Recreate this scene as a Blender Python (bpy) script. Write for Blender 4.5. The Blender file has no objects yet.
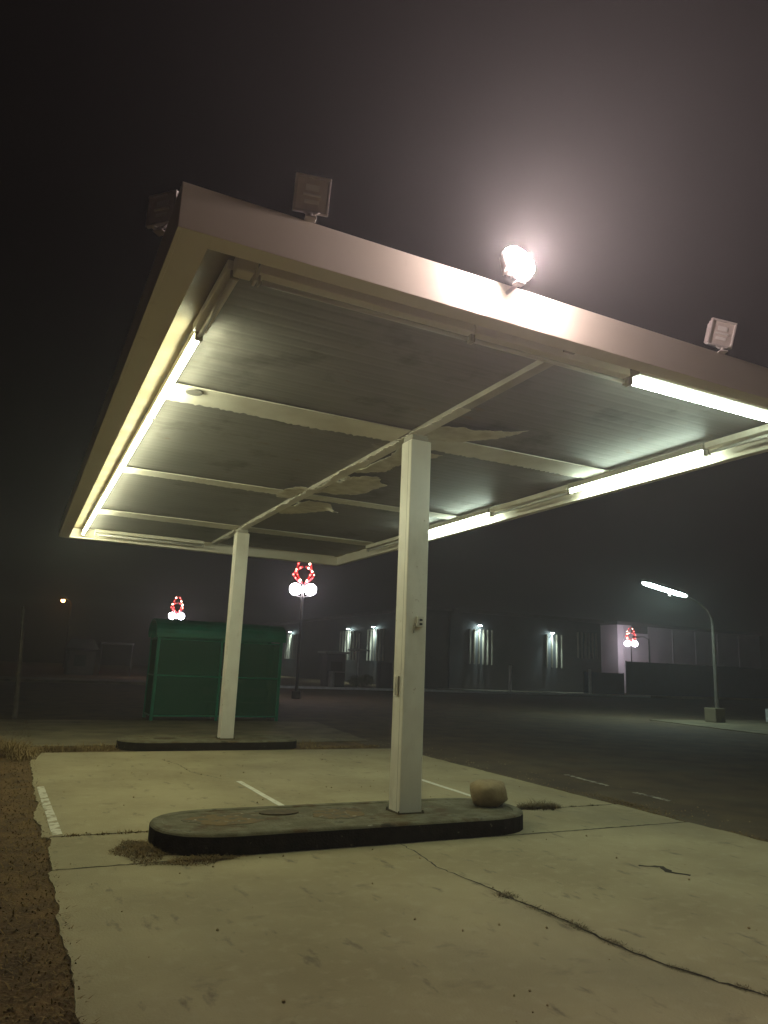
import bpy, bmesh, math, random
from mathutils import Vector, Matrix, noise
random.seed(7)
scene = bpy.context.scene
COL = scene.collection
R = math.radians

# ------------------------------------------------------------------ camera
cam_d = bpy.data.cameras.new("camera")
cam = bpy.data.objects.new("camera", cam_d); COL.objects.link(cam)
fwd = Vector((0.42965178, 0.87856346, 0.20862788))
rgt = Vector((0.89381619, -0.44663599, 0.04011133))
upv = rgt.cross(fwd)
cam.matrix_world = Matrix(((rgt.x, upv.x, -fwd.x, 0), (rgt.y, upv.y, -fwd.y, 0), (rgt.z, upv.z, -fwd.z, 1.6), (0, 0, 0, 1)))
cam_d.sensor_fit = 'HORIZONTAL'; cam_d.sensor_width = 36.0
cam_d.lens = 36.0 * 728.0 / 768.0
cam_d.clip_start = 0.05; cam_d.clip_end = 600
scene.camera = cam

# ------------------------------------------------------------------ world, exposure
w = bpy.data.worlds.new("World"); scene.world = w; w.use_nodes = True
nt = w.node_tree; nt.nodes.clear()
bg = nt.nodes.new('ShaderNodeBackground'); wo = nt.nodes.new('ShaderNodeOutputWorld')
bg.inputs[0].default_value = (0.9, 0.85, 0.62, 1); bg.inputs[1].default_value = 0.0001
nt.links.new(bg.outputs[0], wo.inputs[0])
vs = scene.view_settings
vs.view_transform = 'Standard'; vs.look = 'None'; vs.gamma = 1.0; vs.exposure = 1.0
vs.use_curve_mapping = False
scene.render.engine = 'CYCLES'
cy = scene.cycles
cy.use_denoising = True
cy.max_bounces = 8; cy.diffuse_bounces = 5; cy.glossy_bounces = 3; cy.volume_bounces = 1; cy.transparent_max_bounces = 12
cy.sample_clamp_indirect = 4.0
cy.use_light_tree = True

TUBE = 44.0          # radiance of the fluorescent tubes
FLOOD = 1900.0       # radiance of the one working floodlight
HAZE = 0.0032

# ------------------------------------------------------------------ helpers
class MB:
    def __init__(s): s.bm = bmesh.new()
    def box(s, a, b, bevel=0.0, mat=None):
        t = bmesh.new(); bmesh.ops.create_cube(t, size=1)
        sx, sy, sz = (b[0]-a[0]), (b[1]-a[1]), (b[2]-a[2])
        bmesh.ops.scale(t, vec=(sx, sy, sz), verts=t.verts)
        bmesh.ops.translate(t, vec=((a[0]+b[0])/2, (a[1]+b[1])/2, (a[2]+b[2])/2), verts=t.verts)
        if bevel: bmesh.ops.bevel(t, geom=t.edges[:], offset=bevel, segments=2, affect='EDGES', profile=0.5)
        s.merge(t, mat); return s
    def merge(s, t, mat=None):
        if mat is not None: t.transform(mat)
        m = bpy.data.meshes.new("tmp"); t.to_mesh(m); t.free(); s.bm.from_mesh(m); bpy.data.meshes.remove(m)
    def tube(s, pts, r, n=10, r2=None, caps=True):
        pts = [Vector(p) for p in pts]; rings = []
        N = len(pts)
        for i, p in enumerate(pts):
            d = (pts[min(i+1, N-1)] - pts[max(i-1, 0)]).normalized()
            q = d.to_track_quat('Z', 'Y')
            rr = r if r2 is None else r + (r2-r)*i/max(1, N-1)
            rings.append([s.bm.verts.new(p + q @ Vector((math.cos(2*math.pi*k/n)*rr, math.sin(2*math.pi*k/n)*rr, 0))) for k in range(n)])
        for a, b in zip(rings, rings[1:]):
            for k in range(n): s.bm.faces.new((a[k], a[(k+1) % n], b[(k+1) % n], b[k]))
        if caps:
            s.bm.faces.new(rings[0][::-1]); s.bm.faces.new(rings[-1])
        return s
    def prism(s, poly, z0, z1):
        a = [s.bm.verts.new((x, y, z0)) for x, y in poly]; b = [s.bm.verts.new((x, y, z1)) for x, y in poly]
        n = len(poly)
        s.bm.faces.new(a[::-1]); s.bm.faces.new(b)
        for i in range(n): s.bm.faces.new((a[i], a[(i+1) % n], b[(i+1) % n], b[i]))
        return s
    def sphere(s, c, r, seg=16, sc=(1, 1, 1)):
        t = bmesh.new(); bmesh.ops.create_uvsphere(t, u_segments=seg, v_segments=seg//2+2, radius=r)
        bmesh.ops.scale(t, vec=sc, verts=t.verts); bmesh.ops.translate(t, vec=c, verts=t.verts); s.merge(t); return s
    def quad(s, *p):
        s.bm.faces.new([s.bm.verts.new(q) for q in p]); return s
    def build(s, name, mat, parent=None, smooth=False, recalc=True):
        if recalc: bmesh.ops.recalc_face_normals(s.bm, faces=s.bm.faces)
        me = bpy.data.meshes.new(name); s.bm.to_mesh(me); s.bm.free()
        if smooth:
            for f in me.polygons: f.use_smooth = True
        me.materials.append(mat)
        o = bpy.data.objects.new(name, me); COL.objects.link(o)
        if parent is not None: o.parent = parent
        return o

def tag(o, label=None, cat=None, group=None, kind=None):
    if label: o['label'] = label
    if cat: o['category'] = cat
    if group: o['group'] = group
    if kind: o['kind'] = kind
    return o
def thing(name, label, cat, loc=(0, 0, 0), rz=0, group=None, rx=0, ry=0):
    o = bpy.data.objects.new(name, None); COL.objects.link(o)
    o.empty_display_size = 0.2; o.location = loc; o.rotation_euler = (rx, ry, rz)
    return tag(o, label, cat, group)
def dup(root, loc, rz=None, label=None, rot=None):
    r = root.copy(); COL.objects.link(r); r.location = loc
    if rz is not None: r.rotation_euler = (root.rotation_euler.x, root.rotation_euler.y, rz)
    if rot: r.rotation_euler = rot
    if label: r['label'] = label
    for ch in [c for c in bpy.data.objects if c.parent == root]:
        c = ch.copy(); COL.objects.link(c); c.parent = r
        for g in [q for q in bpy.data.objects if q.parent == ch]:
            d = g.copy(); COL.objects.link(d); d.parent = c
    return r

def mat(name, col, rough=0.6, metal=0.0, col2=None, scale=4.0, lo=0.35, hi=0.65, bump=0.0, bscale=30.0, detail=6.0, emit=None, estr=0.0, extra=None, spec=0.5, coat=0.0):
    m = bpy.data.materials.new(name); m.use_nodes = True
    n = m.node_tree; b = n.nodes['Principled BSDF']
    b.inputs['Base Color'].default_value = (*col, 1); b.inputs['Roughness'].default_value = rough
    b.inputs['Metallic'].default_value = metal; b.inputs['Specular IOR Level'].default_value = spec
    tc = n.nodes.new('ShaderNodeTexCoord')
    if col2 is not None:
        nz = n.nodes.new('ShaderNodeTexNoise'); nz.inputs['Scale'].default_value = scale; nz.inputs['Detail'].default_value = detail
        n.links.new(tc.outputs['Object'], nz.inputs['Vector'])
        r = n.nodes.new('ShaderNodeMapRange'); r.inputs['From Min'].default_value = lo; r.inputs['From Max'].default_value = hi
        n.links.new(nz.outputs['Fac'], r.inputs['Value'])
        mx = n.nodes.new('ShaderNodeMix'); mx.data_type = 'RGBA'
        mx.inputs['A'].default_value = (*col, 1); mx.inputs['B'].default_value = (*col2, 1)
        n.links.new(r.outputs[0], mx.inputs['Factor']); n.links.new(mx.outputs['Result'], b.inputs['Base Color'])
        m['mixnode'] = mx.name
    if bump:
        nb = n.nodes.new('ShaderNodeTexNoise'); nb.inputs['Scale'].default_value = bscale; nb.inputs['Detail'].default_value = 8
        n.links.new(tc.outputs['Object'], nb.inputs['Vector'])
        bp = n.nodes.new('ShaderNodeBump'); bp.inputs['Strength'].default_value = bump; bp.inputs['Distance'].default_value = 0.02
        n.links.new(nb.outputs['Fac'], bp.inputs['Height']); n.links.new(bp.outputs[0], b.inputs['Normal'])
    if emit:
        b.inputs['Emission Color'].default_value = (*emit, 1); b.inputs['Emission Strength'].default_value = estr
    return m
def overlay(m, col, scale, lo, hi, amount=1.0, stretch=(1, 1, 1), detail=8, rough=0.6):
    """lay another noise-shaped wear colour over a material's base colour"""
    n = m.node_tree; b = n.nodes['Principled BSDF']
    tc = [q for q in n.nodes if q.type == 'TEX_COORD'][0]
    mp = n.nodes.new('ShaderNodeMapping'); mp.inputs['Scale'].default_value = stretch
    n.links.new(tc.outputs['Object'], mp.inputs['Vector'])
    nz = n.nodes.new('ShaderNodeTexNoise'); nz.inputs['Scale'].default_value = scale; nz.inputs['Detail'].default_value = detail
    nz.inputs['Roughness'].default_value = rough
    n.links.new(mp.outputs[0], nz.inputs['Vector'])
    r = n.nodes.new('ShaderNodeMapRange'); r.inputs['From Min'].default_value = lo; r.inputs['From Max'].default_value = hi
    r.inputs['To Max'].default_value = amount
    n.links.new(nz.outputs['Fac'], r.inputs['Value'])
    mx = n.nodes.new('ShaderNodeMix'); mx.data_type = 'RGBA'; mx.inputs['B'].default_value = (*col, 1)
    src = b.inputs['Base Color'].links[0].from_socket if b.inputs['Base Color'].links else None
    if src: n.links.new(src, mx.inputs['A'])
    else: mx.inputs['A'].default_value = b.inputs['Base Color'].default_value
    n.links.new(r.outputs[0], mx.inputs['Factor']); n.links.new(mx.outputs['Result'], b.inputs['Base Color'])
    return m

M = {}
M['concrete'] = mat('concrete', (0.40, 0.335, 0.19), 0.85, col2=(0.29, 0.235, 0.125), scale=0.8, bump=0.25, bscale=60)
overlay(M['concrete'], (0.15, 0.12, 0.07), 2.2, 0.60, 0.74, 0.6, (1, 1.6, 1))
overlay(M['concrete'], (0.44, 0.38, 0.24), 9.0, 0.52, 0.75, 0.5)
overlay(M['concrete'], (0.05, 0.04, 0.03), 38.0, 0.71, 0.76, 0.8)
overlay(M['concrete'], (0.22, 0.12, 0.05), 1.1, 0.66, 0.76, 0.5)
overlay(M['concrete'], (0.09, 0.075, 0.05), 3.1, 0.60, 0.70, 0.6, (2.2, 0.8, 1))
overlay(M['concrete'], (0.20, 0.17, 0.11), 0.35, 0.5, 0.72, 0.55, (1, 0.6, 1))
M['old_concrete'] = mat('old_concrete', (0.21, 0.175, 0.10), 0.9, col2=(0.12, 0.095, 0.05), scale=1.2, bump=0.4, bscale=40)
overlay(M['old_concrete'], (0.07, 0.05, 0.03), 1.6, 0.58, 0.68, 0.8)
M['asphalt'] = mat('asphalt', (0.12, 0.08, 0.036), 0.9, col2=(0.07, 0.046, 0.022), scale=1.5, bump=0.9, bscale=90)
overlay(M['asphalt'], (0.22, 0.19, 0.13), 70.0, 0.62, 0.75, 0.8)
overlay(M['asphalt'], (0.12, 0.10, 0.06), 0.5, 0.5, 0.7, 0.6)
M['dirt'] = mat('dirt', (0.17, 0.095, 0.03), 1.0, col2=(0.075, 0.042, 0.014), scale=3, bump=1.0, bscale=35)
overlay(M['dirt'], (0.25, 0.16, 0.07), 55, 0.56, 0.72, 0.8)
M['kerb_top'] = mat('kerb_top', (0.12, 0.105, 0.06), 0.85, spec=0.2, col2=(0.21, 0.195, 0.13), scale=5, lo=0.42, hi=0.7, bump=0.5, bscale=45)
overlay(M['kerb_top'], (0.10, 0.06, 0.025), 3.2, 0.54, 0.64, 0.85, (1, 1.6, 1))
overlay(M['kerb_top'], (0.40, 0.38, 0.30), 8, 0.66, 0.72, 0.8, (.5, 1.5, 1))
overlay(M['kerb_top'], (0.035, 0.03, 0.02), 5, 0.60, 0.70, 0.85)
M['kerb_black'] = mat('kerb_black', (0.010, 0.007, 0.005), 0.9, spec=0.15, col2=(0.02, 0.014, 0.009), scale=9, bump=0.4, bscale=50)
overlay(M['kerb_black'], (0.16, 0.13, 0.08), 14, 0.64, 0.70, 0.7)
M['white'] = mat('white_paint', (0.80, 0.74, 0.62), 0.45, col2=(0.75, 0.68, 0.55), scale=1.4, bump=0.06, bscale=12)
overlay(M['white'], (0.48, 0.38, 0.24), 4, 0.66, 0.8, 0.4, (1, 1, 0.4))
M['post_white'] = mat('post_paint', (0.82, 0.77, 0.66), 0.4, col2=(0.76, 0.70, 0.59), scale=3, bump=0.05, bscale=20)
overlay(M['post_white'], (0.30, 0.17, 0.08), 16, 0.67, 0.71, 0.7)
overlay(M['post_white'], (0.50, 0.44, 0.33), 2.2, 0.5, 0.7, 0.5, (1, 1, .5))
overlay(M['post_white'], (0.40, 0.30, 0.18), 6, 0.68, 0.8, 0.5, (1, 1, 0.3))
M['beam_white'] = mat('beam_paint', (0.74, 0.70, 0.60), 0.6, col2=(0.62, 0.57, 0.47), scale=3, bump=0.1)
M['deck'] = mat('ceiling_metal', (0.185, 0.172, 0.158), 0.55, 0.0, col2=(0.155, 0.145, 0.132), scale=1.5, bump=0.03, bscale=25)
overlay(M['deck'], (0.22, 0.20, 0.175), 4.0, 0.48, 0.75, 0.75, (0.25, 7, 1))
overlay(M['deck'], (0.05, 0.04, 0.03), 1.3, 0.56, 0.68, 0.55, (1, 1, 1))
overlay(M['deck'], (0.16, 0.09, 0.05), 2.6, 0.64, 0.70, 0.6, (1, 1.5, 1))
M['cream'] = mat('cream_soffit', (0.25, 0.20, 0.115), 0.6, col2=(0.17, 0.13, 0.07), scale=2.5, bump=0.2, bscale=6)
M['peel'] = mat('peeling_sheet', (0.72, 0.67, 0.55), 0.8, col2=(0.55, 0.49, 0.38), scale=6)
M['housing'] = mat('fixture_enamel', (0.70, 0.66, 0.55), 0.4, col2=(0.6, 0.54, 0.42), scale=4)
M['housing_grey'] = mat('fixture_grey', (0.42, 0.38, 0.31), 0.5, col2=(0.33, 0.29, 0.22), scale=4)
M['tube_on'] = mat('lit_tube', (0.9, 0.9, 0.9), 0.4, emit=(0.95, 1.0, 0.68), estr=TUBE)
M['lens_on'] = mat('lit_lens', (0.9, 0.9, 0.9), 0.4, emit=(0.80, 1.0, 0.82), estr=TUBE*0.62)
M['tube_off'] = mat('dead_tube', (0.62, 0.6, 0.54), 0.15)
M['alu'] = mat('cast_aluminium', (0.60, 0.56, 0.52), 0.5, 0.0, col2=(0.50, 0.46, 0.42), scale=20)
M['reflector'] = mat('reflector', (0.85, 0.83, 0.78), 0.4)
M['flood_on'] = mat('flood_led', (1, 1, 1), 0.3, emit=(1.0, 0.78, 0.76), estr=FLOOD)
M['lens_glass'] = mat('flood_glass', (0.72, 0.66, 0.60), 0.4, col2=(0.64, 0.58, 0.52), scale=10)
M['steel_dark'] = mat('dark_steel', (0.05, 0.05, 0.052), 0.45, 0.5, col2=(0.08, 0.07, 0.06), scale=6)
M['pole_brown'] = mat('weathered_pole', (0.13, 0.11, 0.09), 0.7, col2=(0.08, 0.065, 0.05), scale=5)
M['galv'] = mat('galvanised', (0.33, 0.33, 0.31), 0.5, 0.3, col2=(0.25, 0.24, 0.22), scale=8)
M['wood'] = mat('weathered_wood', (0.16, 0.13, 0.11), 0.85, col2=(0.1, 0.08, 0.07), scale=8)
M['green'] = mat('green_paint', (0.013, 0.22, 0.155), 0.4, col2=(0.011, 0.16, 0.105), scale=2)
M['green_frame'] = mat('green_frame', (0.014, 0.21, 0.13), 0.35)
M['rock'] = mat('boulder', (0.36, 0.27, 0.14), 0.9, col2=(0.27, 0.19, 0.095), scale=6, bump=0.8, bscale=14)
overlay(M['rock'], (0.44, 0.33, 0.19), 9, 0.55, 0.7, 0.8)
M['line'] = mat('road_paint', (0.80, 0.78, 0.66), 0.7, col2=(0.68, 0.65, 0.53), scale=8, bump=0.2)
overlay(M['line'], (0.32, 0.29, 0.21), 16, 0.60, 0.68, 0.9)
M['line_worn'] = mat('worn_edge_paint', (0.66, 0.63, 0.52), 0.8, col2=(0.36, 0.31, 0.19), scale=9, lo=0.5, hi=0.58)
M['line_old'] = mat('old_road_paint', (0.42, 0.39, 0.29), 0.8, col2=(0.1, 0.08, 0.055), scale=11, lo=0.47, hi=0.55)
M['crack'] = mat('crack_dirt', (0.035, 0.026, 0.014), 1.0)
M['straw'] = mat('dry_straw', (0.34, 0.24, 0.09), 0.9, col2=(0.20, 0.13, 0.05), scale=25)
M['straw_dark'] = mat('dead_grass', (0.24, 0.15, 0.045), 0.9, col2=(0.09, 0.06, 0.02), scale=25)
M['weed'] = mat('weeds', (0.10, 0.08, 0.025), 0.8, col2=(0.14, 0.09, 0.03), scale=18)
M['bush'] = mat('bush_leaves', (0.06, 0.08, 0.03), 0.7, col2=(0.10, 0.10, 0.05), scale=5)
M['facade'] = mat('facade_panel', (0.06, 0.06, 0.062), 0.7, col2=(0.04, 0.04, 0.045), scale=0.6)
M['pale_wall'] = mat('pale_render', (0.62, 0.57, 0.60), 0.8, col2=(0.54, 0.50, 0.52), scale=0.5, bump=0.1)
M['blue_fence'] = mat('blue_fence', (0.015, 0.04, 0.11), 0.6, col2=(0.01, 0.028, 0.08), scale=1.2)
M['sconce_on'] = mat('sconce_lamp', (1, 1, 1), 0.4, emit=(0.75, 1.0, 0.97), estr=90)
M['globe_on'] = mat('globe_lamp', (1, 1, 1), 0.4, emit=(0.96, 0.88, 1.0), estr=28)
M['bulb_red'] = mat('red_bulb', (0.8, 0.05, 0.03), 0.4, emit=(1.0, 0.12, 0.10), estr=4)
M['bulb_warm'] = mat('warm_bulb', (0.9, 0.6, 0.3), 0.4, emit=(1.0, 0.62, 0.45), estr=14)
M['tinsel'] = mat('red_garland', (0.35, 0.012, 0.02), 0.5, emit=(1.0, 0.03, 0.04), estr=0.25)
M['orange_on'] = mat('sodium_lamp', (1, 0.6, 0.3), 0.4, emit=(1.0, 0.42, 0.12), estr=45)
M['street_on'] = mat('street_lamp_lens', (1, 1, 1), 0.4, emit=(0.70, 1.0, 0.92), estr=50)
M['roof_dark'] = mat('dark_roof', (0.05, 0.05, 0.05), 0.8, col2=(0.08, 0.075, 0.07), scale=2)
M['dim_wall'] = mat('dim_wall', (0.06, 0.05, 0.038), 0.8, col2=(0.04, 0.034, 0.028), scale=1.5)
M['tan_wall'] = mat('tan_wall', (0.30, 0.26, 0.20), 0.8, col2=(0.22, 0.19, 0.14), scale=1.5)
M['kerb_white'] = mat('white_kerb', (0.75, 0.75, 0.72), 0.6, col2=(0.6, 0.6, 0.56), scale=3)
M['glass_dark'] = mat('dark_glass', (0.02, 0.022, 0.025), 0.08)
# perforated green sheet: see-through at a distance
def perforated():
    m = mat('perforated_green', (0.008, 0.15, 0.08), 0.5)
    n = m.node_tree; b = n.nodes['Principled BSDF']; out = [q for q in n.nodes if q.type == 'OUTPUT_MATERIAL'][0]
    t = n.nodes.new('ShaderNodeBsdfTransparent'); mx = n.nodes.new('ShaderNodeMixShader'); mx.inputs[0].default_value = 0.35
    n.links.new(b.outputs[0], mx.inputs[1]); n.links.new(t.outputs[0], mx.inputs[2]); n.links.new(mx.outputs[0], out.inputs['Surface'])
    return m
M['perf'] = perforated()

# ------------------------------------------------------------------ haze
hz = MB().box((-61, -41, -1.3), (141, 151, 11.5))
hm = bpy.data.materials.new('haze'); hm.use_nodes = True
hn = hm.node_tree; hn.nodes.clear()
ho = hn.nodes.new('ShaderNodeOutputMaterial'); pv = hn.nodes.new('ShaderNodeVolumePrincipled')
pv.inputs['Color'].default_value = (0.9, 0.9, 0.9, 1); pv.inputs['Density'].default_value = HAZE
pv.inputs['Anisotropy'].default_value = 0.55
hn.links.new(pv.outputs[0], ho.inputs['Volume'])
tag(hz.build('haze', hm), 'thin night haze glowing round the lit lamps', 'haze', kind='stuff')

# ------------------------------------------------------------------ ground
def jag(a, b, n, amp, seed):
    """ragged polyline from a to b (b excluded)"""
    rr = random.Random(seed); out = []
    d = Vector((b[0]-a[0], b[1]-a[1])); L = d.length; nrm = Vector((-d.y, d.x))/L
    for i in range(n):
        t = i/n
        e = (noise.noise(Vector((t*L*1.1+seed*7.3, seed, 0)))*1.4 + noise.noise(Vector((t*L*5+seed, seed*2, 4)))*0.7 + rr.uniform(-.25, .25))*amp
        if i == 0: e = 0
        out.append((a[0]+d.x*t+nrm.x*e, a[1]+d.y*t+nrm.y*e))
    return out
tag(MB().box((-60, -40, -0.30), (140, 150, -0.05)).build('ground', M['dirt']), kind='structure')
tag(MB().prism([(-8, -10), (0.7, -10), (0.7, 13.74), (0.25, 13.74), (0.2, 20.2), (-8, 20.2)], -0.06, -0.014).build('dirt_strip', M['dirt']), kind='structure')
# road surface (old asphalt lot) right of and behind the pads
tag(MB().prism([(6.9, -20), (70, -20), (70, 46.5), (-30, 46.5), (-30, 20.4), (6.9, 20.4)], -0.049, -0.015).build('asphalt_lot', M['asphalt']), kind='structure')
def slab(y0, y1, x0=0.47, x1=7.16, seed=1, back=0.0, name='concrete_pad'):
    L = y1-y0; n = max(6, int(L*9))
    poly = [(x0, y0), (x1, y0)]
    poly += jag((x1, y0), (x1+0.03, y1), n, 0.035, seed)[1:] + [(x1+0.03, y1)]
    poly += [(x0, y1)] + jag((x0, y1), (x0, y0), n*2, 0.04, seed+3)[1:]
    t = MB().prism(poly, -0.12, 0.0)
    return tag(t.build(name, M['concrete']), kind='structure')
slab(-8, 6.405, seed=1)
slab(6.425, 7.52, seed=2)
slab(7.535, 13.72, x0=0.43, seed=3)
p = MB().prism(jag((0.30, 14.7), (7.3, 15.2), 40, 0.04, 11) + jag((7.3, 15.2), (8.0, 20.3), 40, 0.06, 12) + jag((8.0, 20.3), (-1.5, 20.6), 50, 0.08, 13) + jag((-1.5, 20.6), (0.3, 14.7), 40, 0.08, 14), -0.12, -0.004)
tag(p.build('back_apron', M['old_concrete']), kind='structure')
p = MB().prism([(0.2, 13.74), (7.18, 13.74), (7.3, 15.2), (0.3, 14.7)], -0.12, -0.02)
tag(p.build('dirt_band', M['dirt']), kind='structure')
p = MB().prism(jag((21.6, 15.2), (36, 15.2), 30, 0.1, 15) + [(36, 22.2)] + jag((36, 22.2), (22.7, 21.9), 30, 0.06, 16) + jag((22.7, 21.9), (21.6, 15.2), 20, 0.1, 17), -0.1, 0.01)
tag(p.build('side_apron', M['old_concrete']), kind='structure')
# far street, pavement and kerb
tag(MB().box((-30, 46.5, -0.04), (90, 47.0, 0.01)).build('gutter', M['old_concrete']), kind='structure')
tag(MB().box((10, 47.0, -0.04), (49, 47.25, 0.16), 0.02).build('far_kerb', M['kerb_white']), kind='structure')
tag(MB().box((-30, 47.26, -0.04), (90, 52.0, 0.12)).build('pavement', M['old_concrete']), kind='structure')

# painted lines
def line(a, b, wd, m, seed, name='painted_line', z=0.004):
    a = Vector(a); b = Vector(b); d = (b-a).normalized(); nr = Vector((-d.y, d.x))*wd/2
    n = max(4, int((b-a).length*10))
    p1 = jag(tuple(a+nr), tuple(b+nr), n, 0.006, seed)+[tuple(b+nr)]
    p2 = jag(tuple(b-nr), tuple(a-nr), n, 0.006, seed+1)+[tuple(a-nr)]
    return tag(MB().prism(p1+p2, z-0.003, z).build(name, m), kind='structure')
line((2.98, 7.56), (2.97, 10.25), 0.075, M['line'], 1)
line((5.58, 7.56), (5.62, 9.95), 0.075, M['line'], 4)
line((0.565, 7.6), (0.50, 10.3), 0.085, M['line_worn'], 7)
line((8.42, 9.97), (8.28, 8.85), 0.09, M['line_old'], 10, z=-0.010)
line((8.24, 8.3), (8.2, 7.6), 0.09, M['line_old'], 13, z=-0.010)

# crack running towards the camera, with its side branch
cr = MB()
cpts = [(3.45, 6.40), (3.42, 6.0), (3.36, 5.6), (3.40, 5.3), (3.43, 5.06), (3.46, 4.66), (3.49, 4.4), (3.52, 4.09), (3.50, 3.8), (3.54, 3.47), (3.66, 3.1), (3.77, 2.85), (3.85, 2.2), (3.9, 0.5)]
def ragged_path(pts, step, w0, seed):
    rr = random.Random(seed); P = []
    for (a, b) in zip(pts, pts[1:]):
        a = Vector(a); b = Vector(b); n = max(1, int((b-a).length/step))
        for i in range(n): P.append(a.lerp(b, i/n) + Vector((rr.uniform(-1, 1), rr.uniform(-1, 1)))*0.012)
    P.append(Vector(pts[-1])); return P
def crack_mesh(mb, pts, wfun, seed, z=0.003):
    rr = random.Random(seed); P = ragged_path(pts, 0.05, 0, seed); prev = None
    for i, q in enumerate(P):
        d = (P[min(i+1, len(P)-1)]-P[max(i-1, 0)]).normalized(); nr = Vector((-d.y, d.x)); wd = wfun(q)*rr.uniform(.5, 1.4)
        cur = (mb.bm.verts.new((*(q+nr*wd), z)), mb.bm.verts.new((*(q-nr*wd*rr.uniform(.6, 1.2)), z)))
        if prev: mb.bm.faces.new((prev[0], prev[1], cur[1], cur[0]))
        prev = cur
crack_mesh(cr, cpts, lambda q: 0.006 if q.y > 4.75 else 0.010, 3)
crack_mesh(cr, [(2.35, 12.6), (2.5, 12.0), (2.52, 11.2), (2.8, 10.5)], lambda q: 0.006, 5)
crack_mesh(cr, [(5.1, 5.10), (5.28, 5.0), (5.20, 4.86), (5.30, 4.72)], lambda q: 0.035 if 4.8 < q.y < 5.05 else 0.02, 6)
tag(cr.build('pavement_cracks', M['crack'], recalc=False), kind='structure')
jn = MB()
crack_mesh(jn, [(0.5, 6.415), (7.1, 6.415)], lambda q: 0.012, 8, 0.002)
crack_mesh(jn, [(0.5, 7.53), (7.1, 7.53)], lambda q: 0.012, 9, 0.002)
tag(jn.build('slab_joints', M['crack'], recalc=False), kind='structure')

# dry vegetation ------------------------------------------------------
def blades(mb, n, area, hmin, hmax, wd, seed, lean=0.6, z=0.0):
    rr = random.Random(seed)
    for _ in range(n):
        q = area(rr)
        if q is None: continue
        x, y = q[0], q[1]; k = q[2] if len(q) > 2 else 1.0
        a = rr.uniform(0, 2*math.pi); h = rr.uniform(hmin, hmax)*k; l = rr.uniform(0.1, lean)*h*1.8
        dx, dy = math.cos(a), math.sin(a); px, py = -dy*wd*rr.uniform(.6, 1.4), dx*wd
        z0 = z-0.01
        v = [mb.bm.verts.new(c) for c in ((x-px, y-py, z0), (x+px, y+py, z0), (x+dx*l*.5+px*.7, y+dy*l*.5+py*.7, z0+h*.7), (x+dx*l*.5-px*.7, y+dy*l*.5-py*.7, z0+h*.7), (x+dx*l, y+dy*l, z0+h*rr.uniform(.7, 1.1)))]
        mb.bm.faces.new((v[0], v[1], v[2], v[3])); mb.bm.faces.new((v[3], v[2], v[4]))
def ell(cx, cy, rx, ry):
    def f(rr):
        a = rr.uniform(0, 2*math.pi); t = math.sqrt(rr.random())
        lum = 0.75+0.6*noise.noise(Vector((a*1.3, cx, cy)))
        return (cx+math.cos(a)*t*rx*lum, cy+math.sin(a)*t*ry*lum, 1.15-0.7*t)
    return f
def strip(f0, f1, w0):
    def f(rr):
        t = rr.random(); x = f0[0]+(f1[0]-f0[0])*t; y = f0[1]+(f1[1]-f0[1])*t
        d = noise.noise(Vector((t*9, f0[0]*3, f0[1]*3)))
        if d < -0.25: return None
        return (x+rr.gauss(0, w0*(.5+d)), y+rr.gauss(0, w0*(.5+d)), .7+d)
    return f
def patch(name, label, m, specs, seed):
    mb = MB()
    for i, (n, ar, h0, h1, wd, ln, z) in enumerate(specs): blades(mb, n, ar, h0, h1, wd, seed+i, ln, z)
    return tag(mb.build(name, m, recalc=False), label, 'grass', kind='stuff')
patch('dry_grass', 'tall straw coloured dry grass tufts at the back left corner of the pad', M['straw'], [
    (1500, ell(0.15, 13.6, 0.5, 1.1), .06, .34, .006, .9, -.03), (900, ell(-0.3, 14.6, 0.7, 0.9), .08, .36, .006, .9, -.03),
    (1300, strip((0.5, 14.0), (1.9, 14.15), .13), .03, .17, .005, .9, -.01), (500, strip((-.6, 16), (0.0, 14.5), .35), .05, .2, .006, .9, -.03)], 20)
patch('dry_grass', 'low dry grass on the dirt band right of the far island', M['straw'], [
    (900, strip((5.35, 14.0), (7.0, 14.2), .12), .02, .10, .005, .9, -.02), (120, ell(5.5, 14.3, .3, .25), .1, .3, .003, .5, -.02)], 30)
patch('weeds', 'matted dead weeds round the left end of the near island', M['straw_dark'], [
    (6000, ell(1.27, 6.85, .42, .56), .012, .055, .0035, 2.0, 0), (3200, ell(1.62, 6.38, .5, .17), .01, .045, .0035, 2.0, 0),
    (450, strip((0.6, 7.53), (1.5, 7.5), .02), .01, .04, .004, 1.2, 0)], 40)
patch('weeds', 'low green brown weeds in the joint right of the boulder', M['weed'], [
    (5200, strip((5.25, 7.6), (6.2, 7.56), .06), .015, .07, .0035, 1.5, 0), (500, strip((6.0, 7.54), (6.8, 7.53), .02), .01, .03, .004, 1.1, 0)], 50)
patch('weeds', 'thin weeds growing along the crack in the front pad', M['weed'], [
    (3600, strip((3.44, 4.85), (3.52, 4.1), .036), .004, .022, .003, 2.0, 0), (3200, strip((3.50, 4.1), (3.55, 3.4), .026), .004, .018, .003, 2.0, 0),
    (2600, strip((3.55, 3.4), (3.80, 2.8), .022), .005, .02, .003, 1.6, 0)], 60)
patch('weeds', 'dead weeds and grit along the right edge of the pad beside the asphalt', M['straw_dark'], [
    (5000, strip((7.22, 3.0), (7.24, 9.2), .06), .006, .035, .004, 1.9, -.015), (3500, ell(7.42, 7.6, .3, 1.4), .006, .035, .004, 1.9, -.015),
    (500, strip((7.22, 9.0), (7.2, 13.7), .05), .01, .04, .006, 1.4, -.015)], 70)
mb = MB()
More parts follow.
